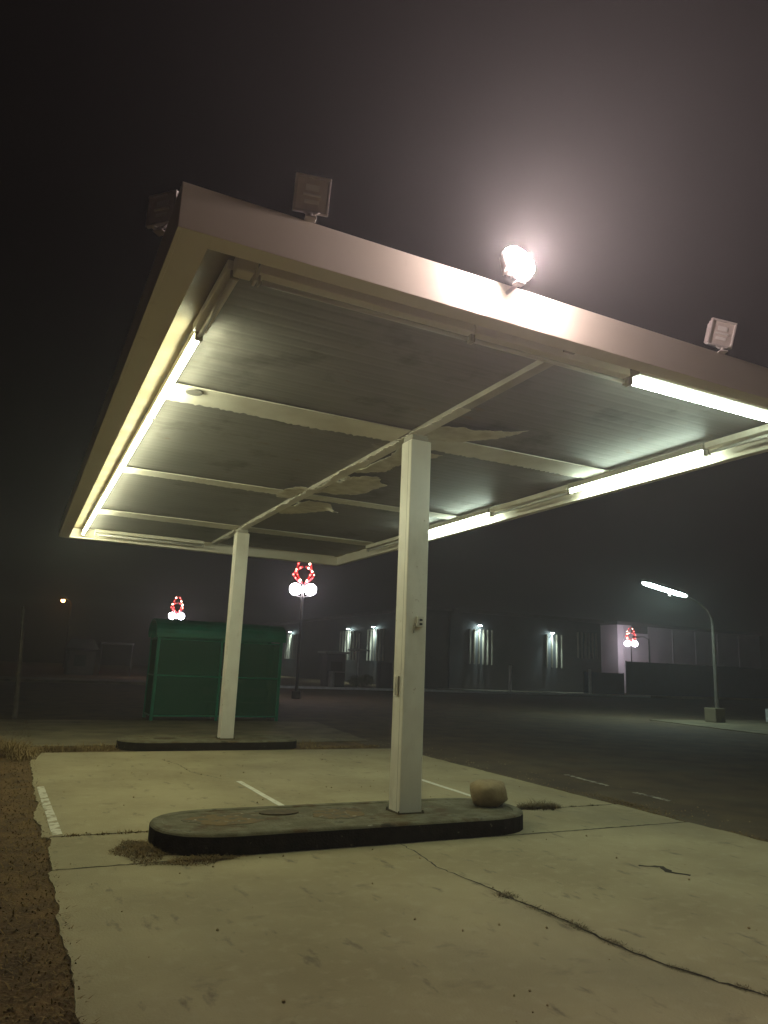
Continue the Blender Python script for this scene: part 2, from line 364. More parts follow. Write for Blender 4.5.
def leftarea(rr):
    y = 1.5+rr.random()**1.3*19; return (0.50-rr.random()**1.6*(1.3+y*.12)+rr.gauss(0, .006), y, 1)
blades(mb, 26000, leftarea, .006, .035, .005, 80, 2.2, -.01)
tag(mb.build('dry_litter', M['straw_dark'], recalc=False), 'flattened dead grass and mulch on the dirt strip left of the pad', 'grass', kind='stuff')
mb = MB(); rr = random.Random(5)
for _ in range(420):
    x, y, z = (rr.uniform(.6, 7), rr.uniform(2.4, 13.5), 0.0) if rr.random() < .35 else (7.2+abs(rr.gauss(0, .5)), rr.uniform(3, 16), -.015)
    s = rr.uniform(.003, .011)
    t = bmesh.new(); bmesh.ops.create_icosphere(t, subdivisions=1, radius=s)
    for v in t.verts: v.co *= rr.uniform(.7, 1.3)
    bmesh.ops.translate(t, vec=(x, y, z+s*.5), verts=t.verts); mb.merge(t)
tag(mb.build('gravel', M['rock']), 'scattered grit and small stones on the pads and asphalt', 'gravel', kind='stuff')

# ------------------------------------------------------------------ islands
def island(x0, x1, y0, y1, h, label, plates):
    t = thing('pump_island', label, 'kerb island', ((x0+x1)/2, (y0+y1)/2, 0), group='raised islands under the canopy')
    cx = (x0+x1)/2; r = (y1-y0)/2; hx = (x1-x0)/2
    def outline(ins, nn=14):
        pts = []; rx = r*1.2
        for sgn in (1, -1):
            for k in range(nn+1):
                a = -math.pi/2+math.pi*k/nn if sgn > 0 else math.pi/2+math.pi*k/nn
                ca, sa = math.cos(a), math.sin(a)
                e = 0.86   # squarish ends
                px = math.copysign(abs(ca)**e, ca); py = math.copysign(abs(sa)**e, sa)
                pts.append((sgn*(hx-rx)+px*(rx-ins), py*(r-ins)))
        return pts
    rings = [(0.0, 0.0), (0.0, h*.5), (0.0, h-0.022)]
    mb = MB(); prev = None
    rr = random.Random(int(x1*10+y0))
    for ins, z in rings:
        cur = []
        for i, (a, b) in enumerate(outline(ins)):
            ch = noise.noise(Vector((a*4, b*4, z*9)))*.006 if z > .05 else 0
            cur.append(mb.bm.verts.new((a+ch, b+ch, z-(0.0 if z < .1 else abs(ch)))))
        if prev:
            n = len(cur)
            for k in range(n): mb.bm.faces.new((prev[k], prev[(k+1) % n], cur[(k+1) % n], cur[k]))
        prev = cur
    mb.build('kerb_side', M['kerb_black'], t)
    mb = MB(); e0 = [mb.bm.verts.new((a, b, h-.024)) for a, b in outline(-0.002)]; e1 = [mb.bm.verts.new((a, b, h-.009)) for a, b in outline(0.006)]; o = [mb.bm.verts.new((a, b, h+.0005)) for a, b in outline(0.024)]; i2 = [mb.bm.verts.new((a, b, h+.001)) for a, b in outline(0.10)]
    i3 = [mb.bm.verts.new((a, b, h-.008)) for a, b in outline(0.112)]
    n = len(o)
    for k in range(n):
        mb.bm.faces.new((e0[k], e0[(k+1) % n], e1[(k+1) % n], e1[k])); mb.bm.faces.new((e1[k], e1[(k+1) % n], o[(k+1) % n], o[k]))
        mb.bm.faces.new((o[k], o[(k+1) % n], i2[(k+1) % n], i2[k])); mb.bm.faces.new((i2[k], i2[(k+1) % n], i3[(k+1) % n], i3[k]))
    mb.bm.faces.new(i3)
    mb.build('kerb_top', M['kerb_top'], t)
    for (px, py, rx, ry, kind) in plates:
        c = MB(); pts = [(px-cx+math.cos(a*math.pi/10)*rx, py-(y0+y1)/2+math.sin(a*math.pi/10)*ry) for a in range(20)]
        if kind == 'disc': c.prism(pts, h-.007, h+.004); c.build('cover_plate', M['rust'], t)
        else:
            c.prism([(px-cx+math.cos(a*math.pi/30)*rx*1.25*(1+.28*noise.noise(Vector((math.cos(a*math.pi/30)*2, math.sin(a*math.pi/30)*2, px*5)))+rr.uniform(-.04, .04)), py-(y0+y1)/2+math.sin(a*math.pi/30)*ry*1.25*(1+.28*noise.noise(Vector((math.cos(a*math.pi/30)*2, math.sin(a*math.pi/30)*2, px*5+3)))+rr.uniform(-.04, .04))) for a in range(60)], h-.007, h-.005); c.build('pump_footing', M['rust_patch'], t)
    return t
M['rust'] = mat('rusty_plate', (0.11, 0.075, 0.03), 0.9, col2=(0.06, 0.045, 0.02), scale=15)
M['rust_patch'] = mat('rusty_patch', (0.17, 0.11, 0.04), 0.95, col2=(0.10, 0.085, 0.05), scale=9, lo=.45, hi=.55)
overlay(M['rust_patch'], (0.38, 0.36, 0.28), 12, .6, .66, .9)
island(1.27, 5.14, 6.43, 7.56, 0.175, 'long black sided concrete island with rounded ends under the near post', [(2.52, 7.22, .2, .13, 'disc'), (3.05, 7.02, .22, .17, 'rect'), (1.95, 7.05, .28, .2, 'rect')])
island(1.85, 5.22, 13.74, 14.85, 0.16, 'far kerb island with black side under the rear post', [(2.7, 14.4, .2, .13, 'disc')])
bpy.data.objects['pump_island'].pop('group'); bpy.data.objects['pump_island.001'].pop('group')
bpy.data.objects['pump_island']['group'] = bpy.data.objects['pump_island.001']['group'] = 'raised islands under the canopy'

# boulder on the near island
t = bmesh.new(); bmesh.ops.create_icosphere(t, subdivisions=4, radius=1)
for v in t.verts:
    d = v.co.normalized(); s = 1
    q = Vector((math.copysign(abs(d.x)**.8, d.x), math.copysign(abs(d.y)**.8, d.y), math.copysign(abs(d.z)**.82, d.z)))
    s = 1+.13*noise.noise(d*1.5+Vector((3, 1, 2)))+.06*noise.noise(d*3.2+Vector((1, 7, 2)))-.05*abs(noise.noise(d*5))+.018*noise.noise(d*13)
    if d.z < -.35: s *= 1-.12*(-d.z-.35)
    v.co = Vector((q.x*.185, q.y*.16, q.z*.128))*s
mb = MB(); mb.merge(t); o = mb.build('boulder', M['rock'], smooth=True)
o.location = (4.85, 7.02, 0.175+.125); o.scale = (1.15, 1.1, 1.18); o.rotation_euler = (0, 0, .3)
tag(o, 'rounded tan boulder sitting on the right end of the near island', 'boulder')

# ------------------------------------------------------------------ canopy
X0, X1, Y0, Y1, ZB, ZT, ZD = 0.524, 6.916, 3.90, 16.64, 4.014, 4.306, 4.24
XC = 3.76
can = thing('canopy', 'flat white filling station canopy on two square posts', 'canopy', (XC, 10.27, 0))
class CB(MB):   # built in world coordinates, moved into the canopy's own frame
    def build(s, name, m, parent=can, **k):
        off = Vector((-XC, -10.27, 0))
        bmesh.ops.translate(s.bm, vec=off, verts=s.bm.verts)
        return MB.build(s, name, m, parent, **k)
fl = 0.205      # flange width
f = CB()
th = .03
f.box((X0, Y0, ZB), (X1, Y0+th, ZT), .004); f.box((X0, Y1-th, ZB), (X1, Y1, ZT), .004)
f.box((X0, Y0+th+.001, ZB), (X0+th, Y1-th-.001, ZT), .004); f.box((X1-th, Y0+th+.001, ZB), (X1, Y1-th-.001, ZT), .004)
f.build('fascia', M['white'])
f = CB(); z0 = ZB+.002
f.box((X0+th, Y0+th, z0), (X0+fl, Y1-th, z0+.02)); f.box((X1-fl*.45, Y0+th, z0), (X1-th, Y1-th, z0+.02))
f.box((X0+fl+.001, Y0+th, z0), (X1-fl*.45-.001, Y0+.15, z0+.02)); f.box((X0+fl+.001, Y1-.15, z0), (X1-fl*.45-.001, Y1-th, z0+.02))
# upturned lips
f.box((X0+fl-.014, Y0+.15, z0+.021), (X0+fl-.002, Y1-.15, z0+.075))
f.box((X0+fl+.002, Y0+.138, z0+.021), (X1-fl*.45-.002, Y0+.148, z0+.085))
f.build('flange', M['white'])
# corrugated deck: shallow ribs running across the canopy
d = CB(); y = Y0+.3; prof = []
while y < Y1-.1:
    prof.append((y, ZD+.0019*max(0, math.cos(y*2*math.pi/.15))**2+.003*noise.noise(Vector((y*2.3, 0, 0))))); y += .0125
prev = None
for (yy, zz) in prof:
    cur = (d.bm.verts.new((X0+.42, yy, zz)), d.bm.verts.new((X1-.05, yy, zz)))
    if prev: d.bm.faces.new((prev[0], prev[1], cur[1], cur[0]))
    prev = cur
d.build('ceiling_deck', M['deck'], recalc=False)
s = CB(); s.box((X0+th, Y0+th, ZD+.03), (X1-th, Y1-th, ZT-.012)); s.build('roof', M['galv'])
# cream perimeter soffit, slightly wavy sheet
s = CB()
def wavy(x0, x1, y0, y1, n):
    prev = None
    for i in range(n+1):
        yy = y0+(y1-y0)*i/n; z = ZD-.004+.006*math.sin(yy*5.6)+.004*math.sin(yy*13)
        cur = (s.bm.verts.new((x0, yy, z)), s.bm.verts.new((x1, yy, z)))
        if prev: s.bm.faces.new((prev[0], prev[1], cur[1], cur[0]))
        prev = cur
wavy(X0+th, X0+.46, Y0+th, Y1-th, 160)
wavy(X0+.462, X1-th, Y0+th, Y0+.34, 8)
wavy(X1-.13, X1-th, Y0+.35, Y1-th, 160)
s.build('soffit_border', M['cream'], recalc=False)
# cross beams (flat painted bands with a flaked edge)
def ragband(mb, x0, x1, y0, y1, z, seed, amp=.02, both=False):
    n = int((x1-x0)*34)
    p = ([(x0, y0), (x1, y0)] if not both else jag((x0, y0), (x1, y0), n, amp*.6, seed+9)+[(x1, y0)])
    rr_ = random.Random(seed); q_ = jag((x1, y1), (x0, y1), n, amp*.5, seed)
    p += [(a, b+(rr_.uniform(-.03, .012) if k else 0)) for k, (a, b) in enumerate(q_)] + [(x0, y1)]
    mb.prism(p, z, z+.012)
for i, (y0, y1, lft, rgt_) in enumerate([(6.90, 7.40, .96, 6.5), (10.52, 10.85, .98, 6.5), (13.95, 14.45, .98, 6.5)]):
    for (xa, xb, dy, sd_) in ((X0+.46, XC-.09, 0, 31), (XC+.09, X1-.3, .02, 41)):
        b = CB(); ragband(b, xa, xb, y0+dy, y1, ZD-.032, sd_+i, .06); b.box((xa+.02, y0+.08, ZD-.019), (xb-.02, y1-.1, ZD-.002))
        b.build('cross_beam', M['beam_white'])
b = CB(); b.box((XC-.055, Y0+.36, ZD-.055), (XC+.055, Y1-.2, ZD-.001), .004); b.build('centre_beam', M['housing_grey'])
b = CB(); rr = random.Random(9)
p1 = [(a+rr.uniform(-.02, .02), b) for a, b in jag((XC-.07, 5.9), (XC-.07, 15.5), 300, .06, 51)]
b.prism([(XC+.06, 5.9)]+p1+[(XC-.07, 15.5), (XC+.06, 15.5)], ZD-.064, ZD-.058)
b.build('beam_flaking', M['post_white'])
# hanging sheets of peeled paint beside the centre beam
def peel(poly, z, curl, seed):
    b = CB(); rr = random.Random(seed); P = []
    for a, c in zip(poly, poly[1:]+poly[:1]):
        n = max(2, int((Vector(a)-Vector(c)).length/.07))
        P += [(u_+rr.uniform(-.02, .02), v_+rr.uniform(-.02, .02)) for u_, v_ in jag(a, c, n*2, .05, seed+len(P))]
    cx = sum(q[0] for q in P)/len(P); cy = sum(q[1] for q in P)/len(P)
    c0 = b.bm.verts.new((cx, cy, z)); inner = [b.bm.verts.new((cx+(x-cx)*.6, cy+(y-cy)*.6, z-.004)) for x, y in P]
    outer = [b.bm.verts.new((x, y, z-curl*max(0, noise.noise(Vector((x*2, y*2, seed))))*2)) for x, y in P]
    n = len(P)
    for k in range(n):
        b.bm.faces.new((c0, inner[k], inner[(k+1) % n])); b.bm.faces.new((inner[k], outer[k], outer[(k+1) % n], inner[(k+1) % n]))
    bmesh.ops.recalc_face_normals(b.bm, faces=b.bm.faces)
    o = b.build('peeling_paint', M['peel'], recalc=False); md = o.modifiers.new('thickness', 'SOLIDIFY'); md.thickness = .003
peel([(XC+.06, 6.6), (XC+.95, 6.15), (XC+.85, 6.55), (XC+.5, 6.95), (XC+.07, 7.0)], ZD-.045, .03, 61)
peel([(XC+.07, 7.5), (XC+.72, 7.55), (XC+.5, 8.1), (XC+.42, 8.7), (XC+.2, 8.9), (XC+.07, 9.0)], ZD-.02, .05, 62)
peel([(XC+.08, 9.1), (XC+.5, 8.95), (XC+.82, 9.3), (XC+.72, 10.1), (XC+.4, 10.35), (XC+.08, 10.3)], ZD-.02, .06, 63)
peel([(XC+.08, 10.95), (XC+.6, 11.0), (XC+.9, 11.4), (XC+.5, 12.0), (XC+.2, 12.3), (XC+.08, 12.1)], ZD-.02, .06, 64)
peel([(XC-.08, 9.9), (XC-.08, 10.9), (XC-.35, 10.9), (XC-.42, 10.4), (XC-.3, 10.1)], ZD-.05, .03, 65)
b = CB(); b.tube([(1.27, 7.0, ZD-.03), (1.27, 7.0, ZD-.048)], .085, 20); b.build('junction_cover', M['deck'])
# posts
XP = 3.79
for (yc, parts) in ((6.98, True), (14.2, False)):
    c = CB(); c.box((XP-.128, yc-.118, 0.16), (XP+.128, yc+.118, 4.11), .012); post = c.build('post', M['post_white'])
    c = CB(); c.box((XP-.10, yc-.09, 4.111), (XP+.10, yc+.12, ZD-.056)); c.build('cap', M['housing_grey'], post)
    c = CB(); c.box((XP-.129, yc-.06, 0.18), (XP-.1265, yc-.054, 4.10)); c.build('seam', M['housing_grey'], post)
    c = CB(); c.box((XP-.15, yc-.14, 0.158), (XP+.15, yc+.14, 0.178), .002); c.build('base_plate', M['rust'], post)
    for sx in (-1, 1):
        for sy in (-1, 1): CB().tube([(XP+sx*.139, yc+sy*.129, .177), (XP+sx*.139, yc+sy*.129, .196)], .008, 6).build('bolt', M['rust'], post)
    if parts:
        zz = 2.09; XC_ = XP+.01
        c = CB(); c.box((XC_-.02, yc-.118-.045, zz-.055), (XC_+.06, yc-.119, zz+.055), .006); bx = c.build('electrical_box', M['housing'], post)
        for dz in (.008, -.036): CB().box((XC_+.005, yc-.118-.052, zz+dz), (XC_+.04, yc-.118-.046, zz+dz+.022), .002).build('socket', M['steel_dark'], bx)
        c = CB(); c.tube([(XC_-.025, yc-.13, zz-.02), (XC_-.04, yc-.132, zz-.05), (XC_-.04, yc-.13, zz-.12)], .008, 8); c.build('conduit', M['housing_grey'], bx)
        c = CB(); c.box((XP-.128-.022, yc-.03, 1.32), (XP-.129, yc+.035, 1.52), .006); c.build('switch_cover', M['housing_grey'], post)

# ------------------------------------------------------------------ fluorescent strip lights
def strip_light(p0, p1, mode, label, wide=0.0, hous='housing'):
    """p0,p1: ends of the section on the ceiling; mode on/off/lens"""
    a = Vector(p0); b = Vector(p1); L = (b-a).length; ang = math.atan2(b.y-a.y, b.x-a.x)
    t = thing('strip_light', label, 'strip light', (a.x, a.y, ZD-.03), ang, group='fluorescent strip lights along the canopy edges')
    m = MB(); W = {'off': .055, 'on': .034, 'lens': .06+wide*7}[mode]
    m.box((.004, -W, -.07), (L-.004, .034 if mode == 'on' else .055+wide, -.001), .006)
    m.build('housing', M['housing_grey' if mode == 'lens' else hous], t)
    for x in (.012, L-.012): MB().box((x-.008, -.03-wide, -.135), (x+.008, .03+wide, -.071), .004).build('end_cap', M['housing_grey'], t)
    m = MB()
    if mode == 'lens':
        pts = [(-.030, -.082), (-.034, -.100), (-.016, -.114), (.016, -.114), (.034, -.100), (.030, -.082)]
        n = len(pts); A = [m.bm.verts.new((.022, y, z)) for y, z in pts]; B = [m.bm.verts.new((L-.022, y, z)) for y, z in pts]
        for k in range(n): m.bm.faces.new((A[k], A[(k+1) % n], B[(k+1) % n], B[k]))
        m.bm.faces.new(A); m.bm.faces.new(B[::-1])
        m.build('lens', M['lens_on'], t)
    else:
        m.tube([(.034, 0, -.108), (L-.034, 0, -.108)], .020 if mode == 'on' else .019, 10)
        m.build('tube', M['tube_on' if mode == 'on' else 'tube_off'], t, smooth=True)
    return t
XL = 0.99
ys = [4.42, 5.50, 7.72, 9.96, 12.2, 14.4, 16.45]
names = ['dead strip light at the front end of the left row, its tube unlit', 'lit strip light nearest the camera in the left row',
         'second lit strip light from the front in the left row', 'third lit strip light from the front in the left row',
         'fourth lit strip light from the front in the left row', 'rearmost lit strip light in the left row, at the back corner']
for i in range(6):
    strip_light((XL, ys[i], 0), (XL, ys[i+1], 0), 'off' if i == 0 else 'on', names[i])
YF = 4.42
strip_light((1.14, YF, 0), (2.85, YF, 0), 'off', 'dead strip light at the left end of the front row beside the corner bracket', hous='white')
strip_light((2.85, YF, 0), (4.45, YF, 0), 'off', 'dead strip light in the front row just below the glaring floodlight', hous='white')
strip_light((4.47, YF, 0), (6.5, YF, 0), 'lens', 'bright lit strip light under the front edge at far right', .01)
XR = 6.68
strip_light((XR, 3.97+.1, 0), (XR, 5.45, 0), 'off', 'dead strip light at the front end of the right row')
strip_light((XR, 5.47, 0), (XR, 7.75, 0), 'lens', 'bright lit strip light in the middle of the right row')
strip_light((XR, 7.77, 0), (XR, 9.65, 0), 'off', 'dead strip light between the two lit ones in the right row')
strip_light((XR, 9.67, 0), (XR, 12.2, 0), 'lens', 'lit strip light of the right row seen beside the near post')
strip_light((XR, 12.22, 0), (XR, 14.4, 0), 'off', 'dead strip light near the back of the right row')
strip_light((1.2, 16.3, 0), (3.5, 16.3, 0), 'off', 'dead strip light along the back edge of the canopy, left half')
# corner bracket
m = MB(); m.box((-.06, -.07, -.13), (.06, .05, 0), .01); m.box((.065, -.055, -.17), (.085, .03, 0), .006); m.tube([(0, -.06, -.03), (0, -.2, -.01)], .015, 8)
o = m.build('corner_bracket', M['housing']); o.location = (1.03, 4.36, ZD-.03)
tag(o, 'small cream metal bracket box where the left and front light rows meet', 'bracket')

# ------------------------------------------------------------------ floodlights
def floodlight(loc, rz, tilt, on, label, roll=0.0):
    t = thing('floodlight', label, 'floodlight', loc, rz, group='square floodlights on the canopy edge')
    # bracket: stem and yoke
    m = MB(); m.tube([(0, 0, -.005), (0, 0, .035)], .014, 10); m.box((-.035, -.03, -.006), (.035, .03, .006), .002)
    m.tube([(-.05, 0, .05), (-.03, 0, .035), (.03, 0, .035), (.05, 0, .05)], .009, 8)
    if on: m.tube([(0, 0, .0), (0, .07, .0), (0, .15, -.005)], .014, 8)
    m.build('bracket', M['alu'], t)
    rot = Matrix.Translation((0, 0, .165)) @ Matrix.Rotation(tilt, 4, 'X') @ Matrix.Rotation(roll, 4, 'Y')
    hw, hh = .112, .112
    def part(fn, name, mm, par, smooth=False):
        q = MB(); fn(q); q.bm.transform(rot); return q.build(name, mm, par, smooth=smooth)
    def housing(q):
        q.box((-hw+.01, .0, -hh+.01), (hw-.01, .06, hh-.01), .012)
        for k in range(6): q.box((-hw+.02+k*.034, .06, -hh+.03), (-hw+.026+k*.034, .085, hh-.03))
        # frame round the lens
        if on:
            q.tube([(0, .012, 0), (0, -.004, 0)], .122, 28); return
        q.box((-hw, -.02, hh-.016), (hw, .012, hh), .003); q.box((-hw, -.02, -hh), (hw, .012, -hh+.016), .003)
        q.box((-hw, -.019, -hh+.017), (-hw+.016, .011, hh-.017), .003); q.box((hw-.016, -.019, -hh+.017), (hw, .011, hh-.017), .003)
    H = part(housing, 'housing', M['alu'], t)
    if on:
        def lens(q):
            q.sphere((0, -.010, 0), .124, 28, (1, .10, 1))  # oversized round dome shaped to imitate the lamp's bloom and wash the fascia
        part(lens, 'lens', M['flood_on'], H, True)
    else:
        part(lambda q: q.box((-hw+.017, -.006, -hh+.017), (hw-.017, -.002, hh-.017)), 'lens', M['lens_glass'], H)
        def refl(q):
            q.box((-.045, -.012, .022), (.045, -.0065, .06), .004); q.box((-.045, -.012, -.055), (.045, -.0065, -.03), .004)
            q.tube([(-.055, -.014, -.003), (.055, -.014, -.003)], .009, 8)
        part(refl, 'reflector', M['reflector'], H)
    return t
floodlight((1.30, 3.87, ZT), R(-12), R(20), False, 'unlit square floodlight on the front edge near the left corner')
floodlight((2.81, 3.76, ZT-.06), R(0), R(-14), True, 'glaring lit floodlight on the front edge of the canopy')
floodlight((5.0, 3.88, ZT), R(-20), R(15), False, 'unlit floodlight tilted on the front edge at the right', R(8))
floodlight((0.50, 4.50, ZT), R(-48), R(0), False, 'unlit floodlight standing behind the front left corner on the left edge')

# ------------------------------------------------------------------ green shelter
SX0, SX1, SY0, SY1 = 3.42, 6.84, 20.35, 21.45
sh = thing('bus_shelter', 'green metal shelter with curved roof and perforated sides beyond the far island', 'shelter', ((SX0+SX1)/2, (SY0+SY1)/2, 0))
hx = (SX1-SX0)/2; hy = (SY1-SY0)/2; SH = 2.27
for sx in (-1, 1):
    for sy in (-1, 1):
        MB().box((sx*hx-.04, sy*hy-.04, 0), (sx*hx+.04, sy*hy+.04, SH), .006).build('corner_post', M['green_frame'], sh)
MB().box((-.03, -hy-.03, 0), (.03, -hy+.03, SH), .004).build('mullion', M['green_frame'], sh)
for z in (.12, 1.16, 2.12):
    for a, b in (((-hx+.041, -hy-.025, z-.02), (-.031, -hy+.025, z+.02)), ((.031, -hy-.025, z-.02), (hx-.041, -hy+.025, z+.02)), ((-hx+.041, hy-.025, z-.02), (hx-.041, hy+.025, z+.02)),
                 ((-hx-.025, -hy+.041, z-.02), (-hx+.025, hy-.041, z+.02)), ((hx-.025, -hy+.041, z-.02), (hx+.025, hy-.041, z+.02))):
        MB().box(a, b).build('rail', M['green_frame'], sh)
for (a, b) in (((-hx+.041, -hy-.004, .14), (-.031, -hy+.004, 2.1)), ((.031, -hy-.004, .14), (hx-.041, -hy+.004, 2.1)), ((-hx-.004, -hy+.041, .14), (-hx+.004, hy-.041, 2.1)), ((hx-.004, -hy+.041, .14), (hx+.004, hy-.041, 2.1))):
    MB().box(a, b).build('side_panel', M['perf'], sh)
MB().box((-hx+.041, hy-.004, .14), (hx-.041, hy+.004, 2.1)).build('side_panel', M['green'], sh)
# barrel roof
m = MB(); n = 14; prof = []
for k in range(n+1):
    a = math.pi*k/n; prof.append((-math.cos(a)*(hy+.14), SH-.02+math.sin(a)**.8*.42))
def shell(m, x0, x1, off):
    A = [(m.bm.verts.new((x0, y, z)), m.bm.verts.new((x1, y, z)), m.bm.verts.new((x0, y*.96, z-.03)), m.bm.verts.new((x1, y*.96, z-.03))) for y, z in prof]
    for p_, q_ in zip(A, A[1:]):
        m.bm.faces.new((p_[0], p_[1], q_[1], q_[0])); m.bm.faces.new((p_[3], p_[2], q_[2], q_[3]))
        m.bm.faces.new((p_[2], p_[0], q_[0], q_[2])); m.bm.faces.new((p_[1], p_[3], q_[3], q_[1]))
shell(m, -hx-.1, hx+.1, 0)
m.build('roof', M['green'], sh)
for yy in (-hy-.13, hy+.13): MB().box((-hx-.09, yy-.02, SH-.1), (hx+.09, yy+.02, SH)).build('gutter', M['green_frame'], sh)
be = thing('bench', 'slatted bench inside the green shelter', 'bench', (6.0, 21.05, 0))
MB().box((-1.1, -.2, .43), (1.1, .2, .47), .005).build('seat', M['galv'], be)
MB().box((-1.1, .2, .62), (1.1, .23, .86), .005).build('backrest', M['galv'], be)
for x in (-.9, .9): MB().box((x-.03, -.18, 0), (x+.03, .24, .43), .004).build('leg', M['galv'], be)

# ------------------------------------------------------------------ poles and lamps
o = MB().tube([(0, 0, 0), (-.05, .1, 1.4), (-.15, .3, 2.78)], .06, 10, .04).build('wooden_post', M['wood']); o.location = (.22, 20.9, -.02)
tag(o, 'thin grey leaning post at the far left edge', 'post')

sl = thing('street_lamp', 'lit street lamp with long flat head on a slim pole over the side apron', 'street lamp', (25.6, 21.1, 0))
m = MB(); m.tube([(0, 0, .4), (0, 0, 3.9)], .085, 12, .06); m.tube([(0, 0, 3.9), (-.06, 0, 4.15), (-.25, 0, 4.4), (-.6, 0, 4.62), (-1.2, -.02, 4.85), (-1.62, -.03, 4.98)], .05, 10, .035)
m.build('pole', M['pole_brown'], sl)
MB().box((-.12, -.12, -.01), (.12, .12, .42), .01).build('foot', M['galv'], sl)
a = Vector((24.15-25.6, 21.05-21.1, 4.92)); b = Vector((22.35-25.6, 21.7-21.1, 5.40)); ax = (b-a).normalized(); sd = ax.cross(Vector((0, 0, 1))).normalized(); nn = sd.cross(ax)
def obox(m, a, b, w0, w1, z0, z1, taper=.25):
    A = []
    for p_, f_ in ((a, .35), (a.lerp(b, .12), 1), (a.lerp(b, .88), 1), (b, .35)):
        A.append([m.bm.verts.new(p_+sd*w*f_+nn*z) for w, z in ((-w0, z0), (w0, z0), (w0, z1), (-w0, z1))])
    for p_, q_ in zip(A, A[1:]):
        for k in range(4): m.bm.faces.new((p_[k], p_[(k+1) % 4], q_[(k+1) % 4], q_[k]))
    m.bm.faces.new(A[0]); m.bm.faces.new(A[-1][::-1])
m = MB(); obox(m, a, b, .26, 0, .0, .10); hd = m.build('lamp_head', M['galv'], sl)
m = MB(); obox(m, a.lerp(b, .03), a.lerp(b, .97), .22, 0, -.05, -.002); m.build('lens', M['street_on'], hd)
m = MB(); c = a.lerp(b, .4); m.tube([c+Vector((0, 0, -.04)), c+Vector((0, 0, -.22))], .035, 8); m.build('sensor', M['alu'], hd)
o = MB().box((-.27, -.27, 0), (.27, .27, .55), .03).build('concrete_block', M['old_concrete']); o.location = (25.15, 20.85, .01)
tag(o, 'square concrete block at the foot of the lit street lamp', 'concrete block')
o = MB().tube([(0, 0, 0), (0, 0, .5), (0, 0, .53)], .16, 16, .15).build('bollard', M['kerb_white']); o.location = (28.75, 21.1, .01)
tag(o, 'short white bollard on the side apron at the right edge of the view', 'bollard')
for (x, y, l) in ((35.1, 48.0, 'left one of two pale posts on the far pavement, beside the open street'), (43.2, 48.0, 'right one of two pale posts on the far pavement, at the fence end')):
    m = MB(); m.tube([(0, 0, 0), (0, 0, 2.0), (0, 0, 2.04)], .12, 12, .11); o = m.build('gate_post', M['kerb_white']); o.location = (x, y, .12)
    tag(o, l, 'post', 'pale posts on the far pavement')

def globe_lamp(loc, rz, label, H=5.15, deco='loops'):
    t = thing('globe_lamp', label, 'street lamp', loc, rz, group='twin globe street lamps with red decorations')
    m = MB(); m.tube([(0, 0, 0), (0, 0, .5), (0, 0, .6), (0, 0, H+.25)], .11, 12, .055); m.box((-.2, -.2, 0), (.2, .2, .35), .03)
    m.build('pole', M['steel_dark'], t)
    m = MB(); m.tube([(-.37, 0, H-.24), (-.3, 0, H-.34), (0, 0, H-.38), (.3, 0, H-.34), (.37, 0, H-.24)], .03, 8); m.build('arm', M['steel_dark'], t)
    for s in (-1, 1):
        MB().sphere((s*.37, 0, H), .29, 20).build('globe', M['globe_on'], t, smooth=True)
    rr = random.Random(int(loc[0]*10))
    for s in (-1, 1):
        for k, (rx, zz) in enumerate(((.42, .55), (.30, .9))):
            pts = [(s*(.06+rx*math.sin(math.pi*q/10)), .05*k, H+.3+zz*q/10*1.5) for q in range(11)]
            G = MB().tube(pts, .05, 6).build('garland', M['tinsel'], t)
            for q in range(1, 10, 2):
                wm = rr.random() < .35
                MB().sphere((pts[q][0]+rr.uniform(-.05, .05), -.07, pts[q][2]), rr.uniform(.02, .055), 8).build('bulb', M['bulb_warm' if wm else 'bulb_red'], G)
    return t
globe_lamp((12.17, 33.5, 0), R(-27), 'twin globe street lamp with red lights above it, right of the green shelter')
globe_lamp((11.92, 63.5, 0), R(-14), 'twin globe street lamp with red lights seen just above the green shelter roof')
globe_lamp((56.6, 56.7, 0), R(-45), 'twin globe street lamp with red lights in front of the pale wall at right', 5.0)

# far sodium street light
t = thing('street_lamp', 'far street lamp burning orange in the dark at the left', 'street lamp', (5.6, 98.6, 0))
m = MB(); m.tube([(0, 0, 0), (0, 0, 7.8), (-.3, 0, 8.2), (-.9, 0, 8.3)], .1, 8, .05); m.build('pole', M['steel_dark'], t)
hd = MB().box((-1.35, -.2, 8.2), (-.75, .2, 8.42), .05).build('lamp_head', M['steel_dark'], t)
MB().sphere((-1.0, 0, 8.08), .22, 16, (1, 1, .9)).build('lens', M['orange_on'], hd)
# unlit distant street lamp at the right
t = thing('street_lamp', 'faint unlit street lamp with a short arm beyond the fence at the far right', 'street lamp', (54.2, 42.0+10, 0))
m = MB(); m.tube([(0, 0, 0), (0, 0, 5.3)], .09, 8, .06); m.tube([(0, 0, 5.2), (-.6, 0, 5.45), (-1.5, 0, 5.4)], .05, 8); m.build('pole', M['galv'], t)
MB().box((-2.0, -.12, 5.3), (-1.3, .12, 5.45), .03).build('lamp_head', M['galv'], t)

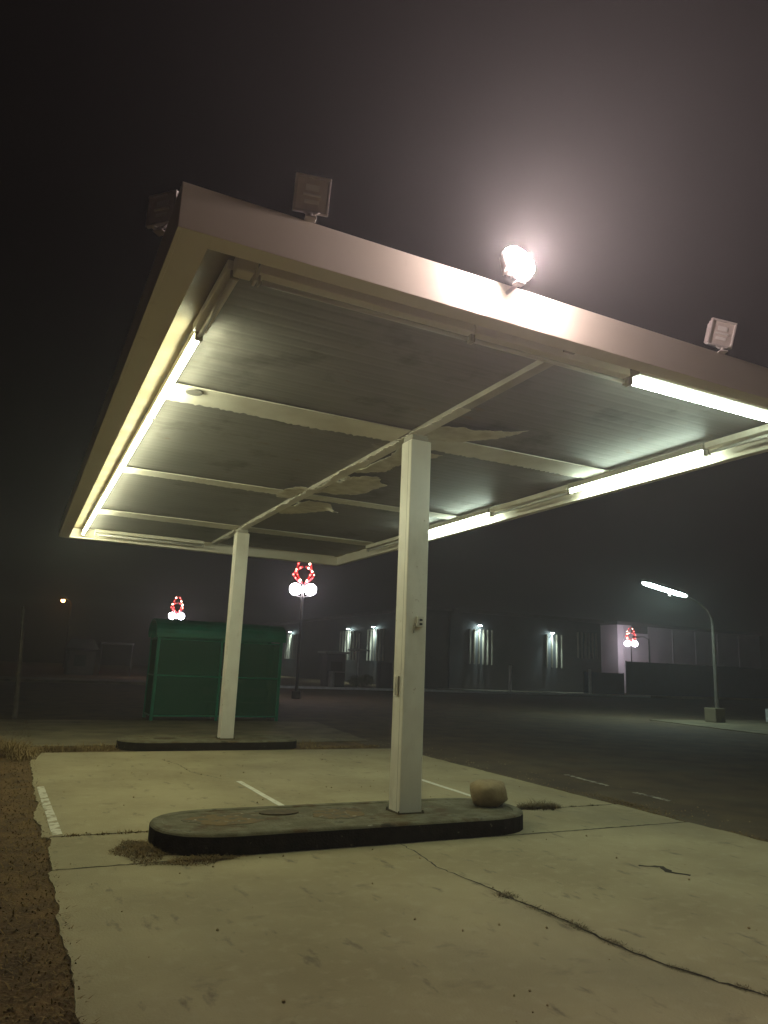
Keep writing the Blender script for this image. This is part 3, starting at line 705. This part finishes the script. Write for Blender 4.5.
# ------------------------------------------------------------------ far buildings
def ribs(m, x0, x1, y, z0, z1, step, face='y'):
    n = int((x1-x0)/step)
    for k in range(n+1):
        x = x0+k*step
        if face == 'y': q = MB().box((x-.05, y-.16, z0), (x+.05, y-.002, z1))
        else: q = MB().box((y-.16, x-.05, z0), (y-.002, x+.05, z1))
        m.append(('rib', q, M['tan_wall']))
def sconce(par, x, y, z, dx, dy, power=90):
    m = MB()
    if dx: m.box((x-.28, y-.13, z), (x, y+.13, z+.12), .01)
    else: m.box((x-.13, y-.28, z), (x+.13, y, z+.12), .01)
    s = m.build('wall_lamp', M['steel_dark'], par)
    m = MB(); m.box((x-.26 if dx else x-.11, y-.11 if dx else y-.26, z-.05), (x-.04 if dx else x+.11, y+.11 if dx else y-.04, z-.002)); m.build('lens', M['sconce_on'], s)
    l = bpy.data.lights.new('wall_lamp_light', 'SPOT'); l.energy = power; l.color = (.72, 1, .97); l.spot_size = R(100); l.spot_blend = 1; l.shadow_soft_size = .08
    lo = bpy.data.objects.new('wall_lamp_light', l); COL.objects.link(lo); lo.parent = s
    lo.location = (x-(.17 if dx else 0), y-(0 if dx else .17), z-.07)
    lo.rotation_euler = (0, 0, 0)
W1 = thing('warehouse', 'long dark ribbed warehouse wall with three wall lamps, seen left of the near post', 'building', (31, 60, 0))
def rel(o, x, y): return
def wbuild(root, specs):
    for name, mb, mm in specs:
        bmesh.ops.translate(mb.bm, vec=(-root.location.x, -root.location.y, 0), verts=mb.bm.verts); mb.build(name, mm, root)
m = MB(); m.box((31.2, 54.6, 0), (33.4, 100, 6.6))
r_ = []
for yy in (62.6, 68.8, 86.6): ribs(r_, yy, yy+4.2, 31.2, 2.2, 5.2, .7, 'x')
rf = MB().box((30.9, 54.4, 6.61), (33.6, 100.2, 6.9))
wbuild(W1, [('wall', m, M['facade']), ('roof', rf, M['roof_dark'])]+r_)
for (y, z) in ((88.8, 5.5), (70.5, 5.4), (64.5, 5.4)): sconce(W1, 31.03-31, y-60, z, 1, 0, 700)
W2 = thing('warehouse', 'dark ribbed warehouse front with two wall lamps, seen right of the near post', 'building', (40, 54, 0))
m = MB(); m.box((33.5, 54.5, 0), (50.5, 64, 6.6))
r_ = []; ribs(r_, 35.5, 37.9, 54.5, 2.2, 5.2, .46); ribs(r_, 43.9, 45.7, 54.5, 2.2, 5.2, .58)
ribs(r_, 47.6, 50.3, 54.5, 3.2, 5.6, .45)
rf = MB().box((33.7, 54.2, 6.61), (50.7, 64.2, 6.9))
wbuild(W2, [('wall', m, M['facade']), ('roof', rf, M['roof_dark'])]+r_)
for (x, z) in ((36.35, 5.55), (44.4, 5.35)): sconce(W2, x-40, 54.33-54, z, 0, 1, 700)
W3 = thing('warehouse', 'large pale flat roofed building lit by the street lamp in front of it', 'building', (65, 62, 0))
m = MB(); m.box((57.4, 59.4, 0), (80, 75, 7.1)); rf = MB().box((57.2, 59.2, 7.11), (80.2, 75.2, 7.45)); rb = MB().box((59.3, 59.25, 6.3), (61.6, 59.39, 7.1))
m2 = [('pilaster', MB().box((58.2+k*3.6, 59.3, 0), (58.3+k*3.6, 59.395, 6.9)), M['pale_wall']) for k in range(6)]
wbuild(W3, [('wall', m, M['pale_wall']), ('roof', rf, M['roof_dark']), ('roof_unit', rb, M['roof_dark'])]+m2)

def fence(x0, x1, y, h, label, m1, step=2.4):
    t = thing('fence', label, 'fence', ((x0+x1)/2, y, .12)); hx = (x1-x0)/2
    m = MB(); k = -hx
    while k < hx-.05:
        e = min(k+.3, hx); m.box((k, -.012, .03), (e-.006, .012, h)); k += .3
    m.build('boards', m1, t)
    n = int((x1-x0)/step)
    for i in range(n+1):
        MB().box((-hx+i*2*hx/n-.04, .013, 0), (-hx+i*2*hx/n+.04, .09, h+.05)).build('fence_post', M['steel_dark'], t)
    return t
fence(47.9, 78, 48.6, 2.85, 'tall dark blue fence screening the pale building at right', M['blue_fence'])
fence(43.4, 47.85, 48.9, 1.8, 'lower dark fence section left of the tall blue fence', M['blue_fence'])

# kiosk, awning table, cabinet and bushes across the street
K = thing('kiosk', 'small dark flat roofed kiosk across the street left of the near post', 'kiosk', (20.95, 50.2, .12))
MB().box((-.7, -.6, 0), (.7, .6, 2.3)).build('wall', M['facade'], K)
MB().box((-.95, -.85, 2.32), (.95, .85, 2.46), .01).build('roof', M['galv'], K)
MB().box((-.45, -.66, 1.1), (.45, -.602, 1.75)).build('window', M['glass_dark'], K)
MB().box((-.55, -.9, 1.0), (.55, -.602, 1.05)).build('counter', M['galv'], K)
A = thing('parasol', 'pale flat square parasol on one pole right of the dark kiosk', 'parasol', (22.85, 50.0, .12))
MB().tube([(0, 0, 0), (0, 0, 3.9)], .05, 8).build('pole', M['kerb_white'], A)
m = MB(); m.box((-.62, -.62, 2.62), (.62, .62, 2.72), .02); m.build('top', M['kerb_white'], A)
o = MB().box((-.45, -.35, 0), (.45, .35, 1.85), .03).build('cabinet', M['facade']); o.location = (24.6, 49.2, .12)
tag(o, 'dark upright utility cabinet on the far pavement beside the near post', 'cabinet')
o = MB().tube([(0, 0, 0), (0, 0, 1.05)], .22, 12, .2).build('litter_bin', M['galv']); o.location = (20.2, 48.6, .12)
tag(o, 'grey round litter bin at the left foot of the kiosk', 'litter bin')
for i, (x, y, s, l) in enumerate(((22.4, 49.4, .55, 'left small roadside bush below the parasol'), (23.3, 49.5, .62, 'right small roadside bush beside the dark cabinet'))):
    t = thing('bush', l, 'bush', (x, y, .12), group='small bushes across the street')
    m = MB(); rr = random.Random(i)
    for _ in range(900):
        d = Vector((rr.gauss(0, 1), rr.gauss(0, 1), rr.gauss(0, 1))).normalized(); q = d*s*rr.uniform(.5, 1.0)*(1+.35*noise.noise(d*2.5+Vector((i, 0, 0)))); q.z = q.z*.8+s*.75
        a = Vector((rr.gauss(0, 1), rr.gauss(0, 1), rr.gauss(0, 1))).normalized()*.045; b_ = a.cross(d)*1.2
        m.quad(q-a, q+b_, q+a, q-b_)
    m.build('foliage', M['bush'], t, recalc=False)
    MB().tube([(0, 0, 0), (0, 0, s)], .03, 6, .015).build('stem', M['wood'], t)

# low house far left
Hh = thing('house', 'low dim house with a shallow pitched roof and porch in the dark at the left', 'house', (5.7, 66, 0))
MB().box((-1.7, 0, 0), (.4, 3, 2.0)).build('wall', M['dim_wall'], Hh)
m = MB(); A_ = [(-1.95, -.4, 2.05), (.65, -.4, 2.05), (.65, 3.4, 2.05), (-1.95, 3.4, 2.05)]; 
vv = [m.bm.verts.new(q) for q in A_] + [m.bm.verts.new((-1.5, 1.5, 2.95)), m.bm.verts.new((.3, 1.5, 2.95))]
for f_ in ((0, 1, 5, 4), (2, 3, 4, 5), (1, 2, 5), (3, 0, 4), (3, 2, 1, 0)): m.bm.faces.new([vv[k] for k in f_])
m.build('roof', M['dim_wall'], Hh)
m = MB(); m.box((.7, -.2, 2.6), (3.4, 2.4, 2.75)); m.build('porch_roof', M['dim_wall'], Hh)
for x in (.8, 3.3): MB().box((x-.06, -.1, 0), (x+.06, .02, 2.6)).build('porch_post', M['dim_wall'], Hh)
MB().box((-1.2, -.02, .7), (-.3, -.003, 1.6)).build('window', M['glass_dark'], Hh)
